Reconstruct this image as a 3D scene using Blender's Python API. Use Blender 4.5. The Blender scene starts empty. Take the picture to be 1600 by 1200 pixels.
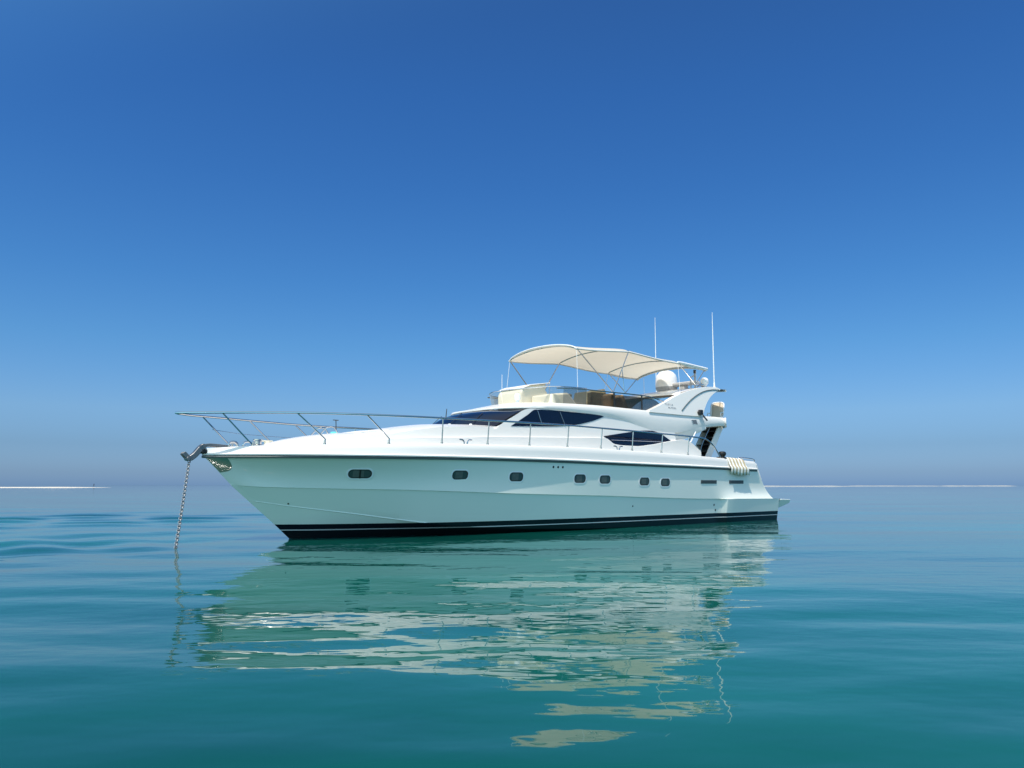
import bpy, bmesh, math, random
import numpy as np
from mathutils import Vector, Matrix
from mathutils.bvhtree import BVHTree

random.seed(7)
rng = np.random.default_rng(11)
scene = bpy.context.scene
COL = scene.collection
R = math.radians

# ------------------------------------------------------------------ camera
cam_data = bpy.data.cameras.new("camera")
cam_data.sensor_width = 36.0
cam_data.lens = 27.0
cam_data.clip_start = 0.05
cam_data.clip_end = 30000.0
cam = bpy.data.objects.new("camera", cam_data)
COL.objects.link(cam)
cam.location = (0, 0, 1.25)
cam.rotation_euler = (R(90) + math.atan(158 / 1200.0), 0, 0)
scene.camera = cam

# ------------------------------------------------------------------ sun, sky, exposure
SUN_DIR = Vector((-0.193, -0.425, 0.89)).normalized()      # towards the sun
sun_elev = math.asin(SUN_DIR.z)
sun_rot = math.atan2(SUN_DIR.x, SUN_DIR.y)
sun_data = bpy.data.lights.new("sun", "SUN")
sun_data.energy = 4.4
sun_data.angle = R(0.5)
sun_data.color = (1.0, 0.935, 0.84)
sun = bpy.data.objects.new("sun", sun_data)
COL.objects.link(sun)
sun.location = (-20, -40, 90)
sun.rotation_euler = (-SUN_DIR).to_track_quat('-Z', 'Y').to_euler()

world = bpy.data.worlds.new("World")
scene.world = world
world.use_nodes = True
wn, wl = world.node_tree.nodes, world.node_tree.links
bg = wn["Background"]
sky = wn.new("ShaderNodeTexSky")
sky.sky_type = 'NISHITA'
sky.sun_disc = False
sky.sun_elevation = sun_elev
sky.sun_rotation = sun_rot
sky.altitude = 0
sky.air_density = 1.0
sky.dust_density = 1.0
sky.ozone_density = 3.0
# the tint of this hazy Gulf sky by height, and an added boost round the sun that lifts the shaded hull
geo = wn.new("ShaderNodeTexCoord")
sepz = wn.new("ShaderNodeSeparateXYZ")
wl.new(geo.outputs['Generated'], sepz.inputs[0])
ramp = wn.new("ShaderNodeValToRGB")
SKY_TINT = ((0.0, (0.64, 1.06, 1.98)), (0.015, (0.58, 0.91, 1.60)), (0.048, (0.50, 0.78, 1.26)), (0.089, (0.60, 0.90, 1.28)), (0.172, (0.46, 0.90, 1.28)), (0.252, (0.37, 0.85, 1.30)),
            (0.367, (0.31, 0.79, 1.31)), (0.47, (0.29, 0.76, 1.31)), (0.56, (0.30, 0.73, 1.24)), (0.9, (0.80, 0.86, 0.92)))
ramp.color_ramp.elements[0].position = 0
ramp.color_ramp.elements[0].color = SKY_TINT[0][1] + (1,)
ramp.color_ramp.elements[1].position = SKY_TINT[-1][0]
ramp.color_ramp.elements[1].color = SKY_TINT[-1][1] + (1,)
for pos, c in SKY_TINT[1:-1]:
    e = ramp.color_ramp.elements.new(pos)
    e.color = c + (1,)
wl.new(sepz.outputs['Z'], ramp.inputs[0])
tint = wn.new("ShaderNodeMix"); tint.data_type = 'RGBA'; tint.blend_type = 'MULTIPLY'
tint.inputs['Factor'].default_value = 1.0
wl.new(sky.outputs[0], tint.inputs['A'])
wl.new(ramp.outputs[0], tint.inputs['B'])
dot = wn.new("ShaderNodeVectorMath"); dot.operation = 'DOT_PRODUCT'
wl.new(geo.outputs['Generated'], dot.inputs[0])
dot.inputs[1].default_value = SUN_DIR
sun_side_boost = wn.new("ShaderNodeMapRange"); sun_side_boost.interpolation_type = 'SMOOTHSTEP'
sun_side_boost.inputs['From Min'].default_value = 0.12
sun_side_boost.inputs['From Max'].default_value = 0.62
wl.new(dot.outputs['Value'], sun_side_boost.inputs['Value'])
boost_tint = wn.new("ShaderNodeMix"); boost_tint.data_type = 'RGBA'
boost_tint.inputs['A'].default_value = (1, 1, 1, 1)
boost_tint.inputs['B'].default_value = (4.9, 3.35, 1.95, 1)
wl.new(sun_side_boost.outputs[0], boost_tint.inputs['Factor'])
boost_mul = wn.new("ShaderNodeMix"); boost_mul.data_type = 'RGBA'; boost_mul.blend_type = 'MULTIPLY'
boost_mul.inputs['Factor'].default_value = 1.0
wl.new(tint.outputs['Result'], boost_mul.inputs['A'])
wl.new(boost_tint.outputs['Result'], boost_mul.inputs['B'])
wl.new(boost_mul.outputs['Result'], bg.inputs['Color'])
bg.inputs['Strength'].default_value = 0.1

scene.view_settings.view_transform = 'Standard'
scene.view_settings.look = 'None'
scene.view_settings.exposure = 0.0
scene.view_settings.gamma = 1.0
scene.view_settings.use_curve_mapping = False
scene.cycles.max_bounces = 10
scene.cycles.transparent_max_bounces = 12


# ------------------------------------------------------------------ materials
def new_mat(name):
    m = bpy.data.materials.new(name)
    m.use_nodes = True
    return m, m.node_tree.nodes, m.node_tree.links, m.node_tree.nodes["Principled BSDF"]


def paint(name, col, rough=0.3, metal=0.0, spec=0.5, coat=0.0, noise=0.06, nscale=3.0, bump=0.0, bscale=40.0):
    """a painted / cloth / metal surface with slight procedural unevenness"""
    m, n, l, p = new_mat(name)
    tc = n.new("ShaderNodeTexCoord")
    tx = n.new("ShaderNodeTexNoise")
    tx.inputs['Scale'].default_value = nscale
    tx.inputs['Detail'].default_value = 5
    l.new(tc.outputs['Object'], tx.inputs['Vector'])
    mx = n.new("ShaderNodeMix")
    mx.data_type = 'RGBA'
    mx.inputs['A'].default_value = tuple(c * (1 - noise) for c in col) + (1,)
    mx.inputs['B'].default_value = tuple(min(1, c * (1 + noise)) for c in col) + (1,)
    l.new(tx.outputs['Fac'], mx.inputs['Factor'])
    l.new(mx.outputs['Result'], p.inputs['Base Color'])
    p.inputs['Roughness'].default_value = rough
    p.inputs['Metallic'].default_value = metal
    p.inputs['Specular IOR Level'].default_value = spec
    p.inputs['Coat Weight'].default_value = coat
    p.inputs['Coat Roughness'].default_value = 0.04
    if bump:
        t2 = n.new("ShaderNodeTexNoise")
        t2.inputs['Scale'].default_value = bscale
        t2.inputs['Detail'].default_value = 3
        l.new(tc.outputs['Object'], t2.inputs['Vector'])
        b = n.new("ShaderNodeBump")
        b.inputs['Strength'].default_value = bump
        b.inputs['Distance'].default_value = 0.02
        l.new(t2.outputs['Fac'], b.inputs['Height'])
        l.new(b.outputs['Normal'], p.inputs['Normal'])
    return m


M = {}
M['gelcoat'] = paint("white_gelcoat", (0.81, 0.79, 0.76), 0.18, spec=0.5, noise=0.02, nscale=1.2)
M['deck'] = paint("white_nonskid", (0.74, 0.74, 0.72), 0.5, noise=0.04, nscale=30)
M['steel'] = paint("polished_steel", (0.50, 0.51, 0.52), 0.14, metal=1.0, noise=0.08, nscale=8)
M['galv'] = paint("galvanised_steel", (0.20, 0.205, 0.21), 0.42, metal=0.8, noise=0.25, nscale=25)
M['chain'] = paint("chain_steel", (0.33, 0.35, 0.37), 0.45, metal=0.9, noise=0.3, nscale=40)
M['black'] = paint("black_rubber", (0.012, 0.012, 0.013), 0.45, noise=0.2)
M['darkgrey'] = paint("dark_grey_plastic", (0.05, 0.052, 0.055), 0.4, noise=0.15)
M['canvas'] = paint("cream_canvas", (0.70, 0.66, 0.58), 0.85, spec=0.2, noise=0.05, nscale=2, bump=0.12, bscale=6)
M['canopy'] = paint("cream_canopy_cloth", (0.78, 0.74, 0.66), 0.85, spec=0.2, noise=0.04, nscale=2, bump=0.12, bscale=6)
_n, _l = M['canopy'].node_tree.nodes, M['canopy'].node_tree.links
_t = _n.new("ShaderNodeBsdfTranslucent"); _t.inputs['Color'].default_value = (0.80, 0.73, 0.60, 1)
_m = _n.new("ShaderNodeMixShader"); _m.inputs[0].default_value = 0.42
_l.new(_n["Principled BSDF"].outputs[0], _m.inputs[1]); _l.new(_t.outputs[0], _m.inputs[2]); _l.new(_m.outputs[0], _n["Material Output"].inputs['Surface'])
M['cream'] = paint("cream_vinyl", (0.74, 0.69, 0.55), 0.5, noise=0.04)
M['tan'] = paint("tan_cushion", (0.52, 0.36, 0.20), 0.7, spec=0.25, noise=0.12, nscale=7, bump=0.15)
M['brown'] = paint("brown_upholstery", (0.16, 0.10, 0.06), 0.7, spec=0.25, noise=0.15)
M['beige'] = paint("beige_sling", (0.62, 0.53, 0.42), 0.8, spec=0.2, noise=0.08)
M['antenna'] = paint("white_fibreglass", (0.82, 0.83, 0.84), 0.35, noise=0.02)
M['greyshell'] = paint("grey_dome_base", (0.42, 0.43, 0.45), 0.45, noise=0.04)
M['rub'] = paint("grey_rubbing_strake", (0.10, 0.12, 0.12), 0.35, noise=0.1)
M['mark'] = paint("grey_lettering", (0.22, 0.23, 0.25), 0.5, noise=0.05)
M['turq'] = paint("turquoise_cloth", (0.12, 0.55, 0.60), 0.8, spec=0.2)
M['teak'] = paint("teak_deck", (0.28, 0.19, 0.11), 0.65, noise=0.2, nscale=12)
M['sand'] = paint("white_sand", (0.64, 0.60, 0.52), 0.95, spec=0.1, noise=0.08, nscale=0.05)
M['hazed_sand'] = paint("far_sand_with_haze", (0.34, 0.36, 0.36), 0.9, spec=0.2, noise=0.05)  # far sand, distance haze mixed into its colour
M['curtain'] = paint("grey_curtain_behind_glass", (0.10, 0.115, 0.11), 0.12, noise=0.3, nscale=14)
M['skin'] = paint("dark_clothing", (0.03, 0.035, 0.05), 0.8, noise=0.1)


def glass_mat(name, col, rough=0.03):
    m, n, l, p = new_mat(name)
    p.inputs['Base Color'].default_value = col + (1,)
    p.inputs['Roughness'].default_value = rough
    p.inputs['IOR'].default_value = 1.52
    p.inputs['Specular IOR Level'].default_value = 0.5
    return m


M['glass'] = glass_mat("navy_tinted_glass", (0.002, 0.005, 0.018))
M['port_glass'] = glass_mat("smoked_port_glass", (0.05, 0.075, 0.075), 0.08)


def acrylic(name, tint, alpha):
    m, n, l, p = new_mat(name)
    p.inputs['Base Color'].default_value = tint + (1,)
    p.inputs['Roughness'].default_value = 0.05
    tr = n.new("ShaderNodeBsdfTransparent")
    tr.inputs['Color'].default_value = tuple(0.68 + 0.32 * c for c in tint) + (1,)
    mx = n.new("ShaderNodeMixShader")
    lw = n.new("ShaderNodeLayerWeight")
    pw = n.new("ShaderNodeMath"); pw.operation = 'POWER'; pw.inputs[1].default_value = 5.0
    l.new(lw.outputs['Facing'], pw.inputs[0])
    mm = n.new("ShaderNodeMath"); mm.operation = 'ADD'; mm.use_clamp = True
    mm.inputs[1].default_value = alpha + 0.04
    l.new(pw.outputs[0], mm.inputs[0])
    l.new(mm.outputs[0], mx.inputs[0])
    l.new(tr.outputs[0], mx.inputs[1])
    l.new(p.outputs[0], mx.inputs[2])
    l.new(mx.outputs[0], n["Material Output"].inputs['Surface'])
    return m


M['clear'] = acrylic("clear_acrylic", (0.55, 0.56, 0.52), 0.07)
M['smoked'] = acrylic("smoked_acrylic", (0.06, 0.055, 0.04), 0.30)
M['smoke_light'] = acrylic("light_smoked_acrylic", (0.20, 0.21, 0.21), 0.42)


def hull_material():
    m, n, l, p = new_mat("white_hull_with_boot_stripe")
    tc = n.new("ShaderNodeTexCoord")
    sp = n.new("ShaderNodeSeparateXYZ")
    l.new(tc.outputs['Object'], sp.inputs[0])
    # paint bands by height above the water: dark bottom, white pin stripe, dark boot top, white topsides
    ramp = n.new("ShaderNodeValToRGB")
    cr = ramp.color_ramp
    cr.interpolation = 'CONSTANT'
    mr = n.new("ShaderNodeMapRange")
    mr.inputs['From Min'].default_value = -1.0
    mr.inputs['From Max'].default_value = 1.0
    l.new(sp.outputs['Z'], mr.inputs['Value'])
    l.new(mr.outputs[0], ramp.inputs[0])
    f = lambda z: (z + 1) / 2
    cr.elements[0].position = 0.0
    cr.elements[0].color = (0.006, 0.008, 0.012, 1)
    cr.elements[1].position = f(0.175)
    cr.elements[1].color = (0.62, 0.62, 0.63, 1)
    e = cr.elements.new(f(0.202)); e.color = (0.005, 0.006, 0.014, 1)
    e = cr.elements.new(f(0.325)); e.color = (0.80, 0.83, 0.77, 1)
    tx = n.new("ShaderNodeTexNoise")
    tx.inputs['Scale'].default_value = 0.9
    tx.inputs['Detail'].default_value = 4
    l.new(tc.outputs['Object'], tx.inputs['Vector'])
    mr2 = n.new("ShaderNodeMapRange")
    mr2.inputs['To Min'].default_value = 0.97
    mr2.inputs['To Max'].default_value = 1.02
    l.new(tx.outputs['Fac'], mr2.inputs['Value'])
    mul = n.new("ShaderNodeMix"); mul.data_type = 'RGBA'; mul.blend_type = 'MULTIPLY'
    mul.inputs['Factor'].default_value = 1.0
    l.new(ramp.outputs[0], mul.inputs['A'])
    l.new(mr2.outputs[0], mul.inputs['B'])
    l.new(mul.outputs['Result'], p.inputs['Base Color'])
    p.inputs['Roughness'].default_value = 0.05
    p.inputs['Specular IOR Level'].default_value = 0.5
    return m


M['hull'] = hull_material()


# ------------------------------------------------------------------ mesh helpers
def spline(pts):
    """smooth interpolating curve through (x, v) pairs: monotone cubic"""
    pts = sorted(pts)
    X = np.array([p[0] for p in pts], float)
    V = np.array([p[1] for p in pts], float)
    h = np.diff(X); d = np.diff(V) / h
    m = np.zeros_like(V)
    m[0], m[-1] = d[0], d[-1]
    for i in range(1, len(V) - 1):
        if d[i - 1] * d[i] > 0:
            w1, w2 = 2 * h[i] + h[i - 1], h[i] + 2 * h[i - 1]
            m[i] = (w1 + w2) / (w1 / d[i - 1] + w2 / d[i])

    def f(x):
        x = min(max(x, X[0]), X[-1])
        i = min(max(int(np.searchsorted(X, x)) - 1, 0), len(h) - 1)
        t = (x - X[i]) / h[i]
        return ((2 * t**3 - 3 * t**2 + 1) * V[i] + (t**3 - 2 * t**2 + t) * h[i] * m[i]
                + (-2 * t**3 + 3 * t**2) * V[i + 1] + (t**3 - t**2) * h[i] * m[i + 1])
    return f


class MB:
    def __init__(self):
        self.v, self.f = [], []

    def add(self, verts, faces):
        o = len(self.v)
        self.v += [tuple(map(float, p)) for p in verts]
        self.f += [tuple(i + o for i in q) for q in faces]
        return self

    def grid(self, rows, flip=False, close=False):
        nr, nc = len(rows), len(rows[0])
        fs = []
        for i in range(nr - 1):
            for j in range(nc if close else nc - 1):
                k = (j + 1) % nc
                q = (i * nc + j, i * nc + k, (i + 1) * nc + k, (i + 1) * nc + j)
                fs.append(q[::-1] if flip else q)
        return self.add([p for r in rows for p in r], fs)

    def mirror(self):
        """adds the starboard twin of everything in the builder"""
        o = len(self.v)
        self.v += [(x, -y, z) for x, y, z in self.v[:o]]
        self.f += [tuple(i + o for i in q)[::-1] for q in self.f[:]]
        return self

    def tube(self, path, r, n=8, cap=True, closed=False):
        P = [Vector(p) for p in path]
        rr = r if isinstance(r, (list, tuple)) else [r] * len(P)
        rows, up = [], None
        for i, p in enumerate(P):
            if closed:
                t = (P[(i + 1) % len(P)] - P[i - 1]).normalized()
            else:
                t = (P[min(i + 1, len(P) - 1)] - P[max(i - 1, 0)]).normalized()
            if up is None:
                up = t.orthogonal().normalized()
            up = (up - t * up.dot(t)).normalized()
            b = t.cross(up)
            rows.append([p + (up * math.cos(2 * math.pi * k / n) + b * math.sin(2 * math.pi * k / n)) * rr[i] for k in range(n)])
        if closed:
            rows.append(rows[0])
        self.grid(rows, close=True)
        if cap and not closed:
            o = len(self.v)
            self.add(rows[0], [tuple(range(n))[::-1]])
            self.add(rows[-1], [tuple(range(n))])
        return self

    def box(self, c, s, rot=None):
        M3 = rot if rot is not None else Matrix.Identity(3)
        vs = []
        for dx in (-.5, .5):
            for dy in (-.5, .5):
                for dz in (-.5, .5):
                    vs.append(Vector(c) + M3 @ Vector((dx * s[0], dy * s[1], dz * s[2])))
        return self.add(vs, [(0, 1, 3, 2), (4, 6, 7, 5), (0, 4, 5, 1), (2, 3, 7, 6), (0, 2, 6, 4), (1, 5, 7, 3)])

    def prism(self, poly, y0, y1):
        """polygon of (x, z) given a thickness from y0 to y1"""
        n = len(poly)
        g = lambda y, x, z: y(x, z) if callable(y) else y
        vs = [(x, g(y0, x, z), z) for x, z in poly] + [(x, g(y1, x, z), z) for x, z in poly]
        fs = [tuple(range(n))[::-1], tuple(range(n, 2 * n))]
        fs += [(i, (i + 1) % n, n + (i + 1) % n, n + i) for i in range(n)]
        return self.add(vs, fs)

    def panel(self, x0, x1, top, bot, yf, thick, nx=40, nz=6):
        """curved sheet between two (x -> z) edges on the surface y = yf(x, z), thickness inwards"""
        out, inn = [], []
        for i in range(nx + 1):
            x = x0 + (x1 - x0) * i / nx
            zb, zt = bot(x), top(x)
            ro, ri = [], []
            for j in range(nz + 1):
                z = zb + (zt - zb) * j / nz
                y = yf(x, z)
                ro.append((x, y, z)); ri.append((x, y - thick, z))
            out.append(ro); inn.append(ri)
        self.grid(out); self.grid(inn, flip=True)
        self.grid([[r[0] for r in out], [r[0] for r in inn]])
        self.grid([[r[-1] for r in out], [r[-1] for r in inn]], flip=True)
        self.grid([out[0], inn[0]], flip=True)
        self.grid([out[-1], inn[-1]])
        return self

    def lathe(self, prof, n=24, c=(0, 0, 0)):
        rows = [[(c[0] + r * math.cos(2 * math.pi * k / n), c[1] + r * math.sin(2 * math.pi * k / n), c[2] + z) for k in range(n)] for r, z in prof]
        return self.grid(rows, close=True)

    def build(self, name, mat, parent=None, angle=35, bevel=0.0, weld=1e-5, segs=2, solid=0):
        bm = bmesh.new()
        vs = [bm.verts.new(p) for p in self.v]
        for q in self.f:
            try:
                if len(set(q)) >= 3:
                    bm.faces.new([vs[i] for i in q])
            except ValueError:
                pass
        if weld:
            bmesh.ops.remove_doubles(bm, verts=bm.verts, dist=weld)
        bmesh.ops.dissolve_degenerate(bm, edges=bm.edges, dist=1e-6)
        bmesh.ops.recalc_face_normals(bm, faces=bm.faces)
        me = bpy.data.meshes.new(name)
        bm.to_mesh(me)
        bm.free()
        me.polygons.foreach_set('use_smooth', [True] * len(me.polygons))
        me.set_sharp_from_angle(angle=R(angle))
        me.materials.append(mat)
        o = bpy.data.objects.new(name, me)
        COL.objects.link(o)
        if parent:
            o.parent = parent
        if solid:
            s = o.modifiers.new("thickness", 'SOLIDIFY'); s.thickness = solid; s.offset = -1
        if bevel:
            b = o.modifiers.new("bevel", 'BEVEL')
            b.width = bevel; b.segments = segs; b.limit_method = 'ANGLE'; b.angle_limit = R(40)
        return o


def smooth_path(pts, per=8):
    """Catmull-Rom through 3D points"""
    P = [Vector(p) for p in pts]
    P = [P[0] * 2 - P[1]] + P + [P[-1] * 2 - P[-2]]
    out = []
    for i in range(1, len(P) - 2):
        a, b, c, d = P[i - 1:i + 3]
        for k in range(per):
            t = k / per
            out.append(0.5 * ((2 * b) + (c - a) * t + (2 * a - 5 * b + 4 * c - d) * t * t + (3 * b - a - 3 * c + d) * t**3))
    out.append(P[-2])
    return out


def tag(o, label=None, cat=None, group=None, kind=None):
    if label: o['label'] = label
    if cat: o['category'] = cat
    if group: o['group'] = group
    if kind: o['kind'] = kind
    return o


def empty(name, loc, rotz=0.0):
    o = bpy.data.objects.new(name, None)
    o.empty_display_size = 0.2
    COL.objects.link(o)
    o.location = loc
    o.rotation_euler = (0, 0, rotz)
    return o


def copy_tree(o, parent=None):
    kids = list(o.children)
    c = o.copy()
    COL.objects.link(c)
    if parent:
        c.parent = parent
    for k in kids:
        copy_tree(k, c)
    return c


# ------------------------------------------------------------------ the sea
def build_sea():
    # polar sheet round the viewpoint, fine in front, reaching past the horizon
    nr = 900
    r = 0.5 * (9000 / 0.5) ** (np.linspace(0, 1, nr) ** 0.86)
    front = np.linspace(R(38), R(142), 900)
    back = np.linspace(R(142), R(398), 260)[1:-1]
    ang = np.concatenate([front, back])
    na = len(ang)
    RR, AA = np.meshgrid(r, ang, indexing='ij')
    X = RR * np.cos(AA); Y = RR * np.sin(AA)
    dr = np.gradient(r)
    spacing = np.maximum(dr[:, None] * np.ones((1, na)), 0.0)
    H = np.zeros_like(X)
    W = np.random.default_rng(5)

    def wave(lam, theta, amp, phase, mask=None):
        nonlocal H
        k = 2 * np.pi / lam
        fade = np.clip((lam / spacing - 3.0) / 4.0, 0, 1)
        h = amp * np.sin(k * (X * np.cos(theta) + Y * np.sin(theta)) + phase) * fade
        H += h if mask is None else h * mask

    # long lazy undulation and a slick, gentle ripple running mostly along the line of sight
    gust = 0.55 + 0.45 * np.sin(X * 0.13 + 0.7 * np.sin(Y * 0.11) + 1.0) * np.sin(Y * 0.17 + 0.9 + 0.6 * np.sin(X * 0.07))
    for lam, slope, n in ((9.0, 0.0055, 4), (5.0, 0.0065, 5), (2.6, 0.0085, 6), (1.3, 0.0125, 7), (0.8, 0.009, 8), (0.45, 0.004, 6)):
        for _ in range(n):
            L = lam * W.uniform(0.75, 1.35)
            th = R(90) + W.normal(0, R(13))
            a = slope * L / (2 * np.pi) * math.sqrt(2.0 / n) * 1.0
            wave(L, th, a, W.uniform(0, 2 * np.pi), None if lam > 2 else gust)
    H *= 1 + 1.5 * np.exp(-(RR / 6.2) ** 2)
    # old wash rolling in on the left
    m1 = np.exp(-((X + 10.6) / 3.6) ** 2 - ((Y - 15.5) / 4.2) ** 2)
    wave(1.9, R(38), 0.036, 0.6, m1)
    wave(2.6, R(113), 0.040, 2.6, m1)
    wave(1.1, R(70), 0.010, 1.0, m1)
    wave(1.3, R(104), 0.008, 2.0, m1)
    m2 = np.exp(-((X + 17.0) / 8.0) ** 2 - ((Y - 29.0) / 7.0) ** 2)
    for L, th, a in ((1.9, 80, .034), (2.5, 118, .036), (1.4, 60, .018), (1.1, 130, .014), (3.1, 97, .034)):
        wave(L, R(th), a, W.uniform(0, 6), m2)
    H *= np.clip((RR - 0.5) / 1.0, 0, 1)
    verts = np.empty((nr * na + 1, 3), np.float32)
    verts[:-1, 0] = X.ravel(); verts[:-1, 1] = Y.ravel(); verts[:-1, 2] = H.ravel()
    verts[-1] = (0, 0, 0)
    i = np.arange(nr - 1)[:, None]; j = np.arange(na)[None, :]
    j2 = (j + 1) % na
    quads = np.stack([i * na + j, (i + 1) * na + j, (i + 1) * na + j2, i * na + j2], -1).reshape(-1, 4)
    tris = np.stack([np.full(na, nr * na), np.arange(na), (np.arange(na) + 1) % na], -1)
    nq, nt = len(quads), len(tris)
    me = bpy.data.meshes.new("sea")
    me.vertices.add(len(verts)); me.vertices.foreach_set('co', verts.ravel())
    me.loops.add(nq * 4 + nt * 3)
    me.loops.foreach_set('vertex_index', np.concatenate([quads.ravel(), tris.ravel()]).astype(np.int32))
    me.polygons.add(nq + nt)
    me.polygons.foreach_set('loop_start', np.concatenate([np.arange(nq) * 4, nq * 4 + np.arange(nt) * 3]).astype(np.int32))
    me.polygons.foreach_set('use_smooth', np.ones(nq + nt, bool))
    me.update(calc_edges=True)
    o = bpy.data.objects.new("sea", me)
    COL.objects.link(o)
    m, n, l, p = new_mat("clear_turquoise_sea")
    tc = n.new("ShaderNodeTexCoord")
    # body colour: pale sand and darker weed seen dimly through the water
    mp = n.new("ShaderNodeMapping"); mp.inputs['Scale'].default_value = (0.05, 0.09, 1)
    l.new(tc.outputs['Object'], mp.inputs[0])
    t1 = n.new("ShaderNodeTexNoise"); t1.inputs['Scale'].default_value = 1.6; t1.inputs['Detail'].default_value = 4
    l.new(mp.outputs[0], t1.inputs['Vector'])
    ramp = n.new("ShaderNodeValToRGB")
    ramp.color_ramp.elements[0].position = 0.35
    ramp.color_ramp.elements[0].color = (0.002, 0.050, 0.046, 1)
    ramp.color_ramp.elements[1].position = 0.68
    ramp.color_ramp.elements[1].color = (0.006, 0.132, 0.106, 1)
    l.new(t1.outputs['Fac'], ramp.inputs[0])
    l.new(ramp.outputs[0], p.inputs['Base Color'])
    p.inputs['Roughness'].default_value = 0.02
    p.inputs['IOR'].default_value = 1.333
    # fine ripple
    mp2 = n.new("ShaderNodeMapping"); mp2.inputs['Scale'].default_value = (0.9, 1.6, 1)
    l.new(tc.outputs['Object'], mp2.inputs[0])
    t2 = n.new("ShaderNodeTexNoise"); t2.inputs['Scale'].default_value = 2.2; t2.inputs['Detail'].default_value = 2
    t2.inputs['Roughness'].default_value = 0.45
    l.new(mp2.outputs[0], t2.inputs['Vector'])
    b = n.new("ShaderNodeBump"); b.inputs['Strength'].default_value = 0.11; b.inputs['Distance'].default_value = 0.05
    l.new(t2.outputs['Fac'], b.inputs['Height'])
    l.new(b.outputs[0], p.inputs['Normal'])
    me.materials.append(m)
    tag(o, kind='structure')
    return o


build_sea()


# ------------------------------------------------------------------ sandbars on the horizon
def bar(name, x0, x1, y, depth, h, mat, wob):
    b = MB()
    rows = []
    nseg = 60
    for i in range(nseg + 1):
        t = i / nseg
        x = x0 + (x1 - x0) * t
        taper = min(1, 8 * t, 8 * (1 - t)) ** 0.7
        hh = h * taper * (0.8 + 0.2 * math.sin(t * wob) * math.sin(t * 7.3 + 1))
        rows.append([(x, y + depth * u, -0.3 + (hh + 0.3) * (1 - (2 * u - 1) ** 2) ** 0.6) for u in (0, .08, .25, .5, .75, .92, 1)])
    b.grid(rows)
    return tag(b.build(name, mat, angle=60), kind='structure')


bar("sandbar", -420, -211, 385, 40, 0.36, M['sand'], 23)
bar("sandbar", 150, 345, 760, 40, .80, M['hazed_sand'], 31)
bar("sandbar", 430, 560, 980, 40, 0.7, M['hazed_sand'], 13)
bar("sandbar", 565, 660, 1000, 40, .85, M['hazed_sand'], 17)


# ------------------------------------------------------------------ the yacht, in its own axes: x to the bow, y to port
YAW = R(180 + 40.2)
yacht = empty("motor_yacht", (-5.51, 18.5, 0), YAW)
tag(yacht, "white motor yacht with cream bimini and navy windows anchored on calm turquoise water", "yacht")

rub_y = spline([(1.84, 0), (1.74, .085), (1.54, .26), (1.04, .70), (.54, 1.09), (.04, 1.38), (-.46, 1.62), (-.96, 1.80), (-1.96, 2.07),
                (-2.96, 2.24), (-4.96, 2.42), (-7.16, 2.50), (-10.2, 2.52), (-13.2, 2.48), (-16.6, 2.40), (-18.8, 2.33)])
rub_z = spline([(1.85, 1.90), (0, 1.90), (-3.6, 1.91), (-6.5, 1.90), (-10, 1.855), (-13.3, 1.82), (-16.6, 1.77)])
top_z = spline([(1.84, 2.07), (1.6, 2.09), (1.2, 2.12), (.7, 2.14), (-.24, 2.17), (-1.6, 2.21), (-3.1, 2.26), (-5.8, 2.29), (-7.2, 2.30), (-9.9, 2.27),
                (-12.6, 2.21), (-14.3, 2.16), (-16.4, 2.08)])
kn_y = spline([(1.22, 0), (.9, .25), (.5, .52), (-.5, 1.07), (-1.5, 1.50), (-2.5, 1.82), (-3.5, 2.06), (-5.5, 2.31), (-7.8, 2.40), (-10.8, 2.42),
               (-13.8, 2.385), (-17.4, 2.28), (-18.8, 2.26)])
kn_z = spline([(1.22, 1.27), (.83, 1.22), (-.5, 1.175), (-2.2, 1.14), (-3.75, 1.09), (-5.5, 1.03), (-8.6, .95), (-13.4, .81), (-17.6, .77)])
ch_y = spline([(.80, 0), (.3, .29), (-.2, .54), (-1.2, .97), (-2.2, 1.31), (-3.2, 1.6), (-4.2, 1.8), (-6.2, 2.05), (-9.2, 2.22), (-13.2, 2.25), (-18.3, 2.17)])
ch_z = spline([(.80, .90), (-.1, .75), (-1.3, .58), (-2.8, .36), (-3.8, .24), (-6, .10), (-9, .02), (-18.3, -.02)])
stem_z = spline([(.80, .90), (.10, .30), (-.23, 0), (-.75, -.45), (-1.6, -.75), (-3, -.85), (-18.3, -.7)])

NT = 130
TT = [(i / NT) ** 1.35 for i in range(NT + 1)]


def lerp(a, b, t):
    return a + (b - a) * t


def sstep(a, b, x):
    t = min(1, max(0, (x - a) / (b - a)))
    return t * t * (3 - 2 * t)


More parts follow.
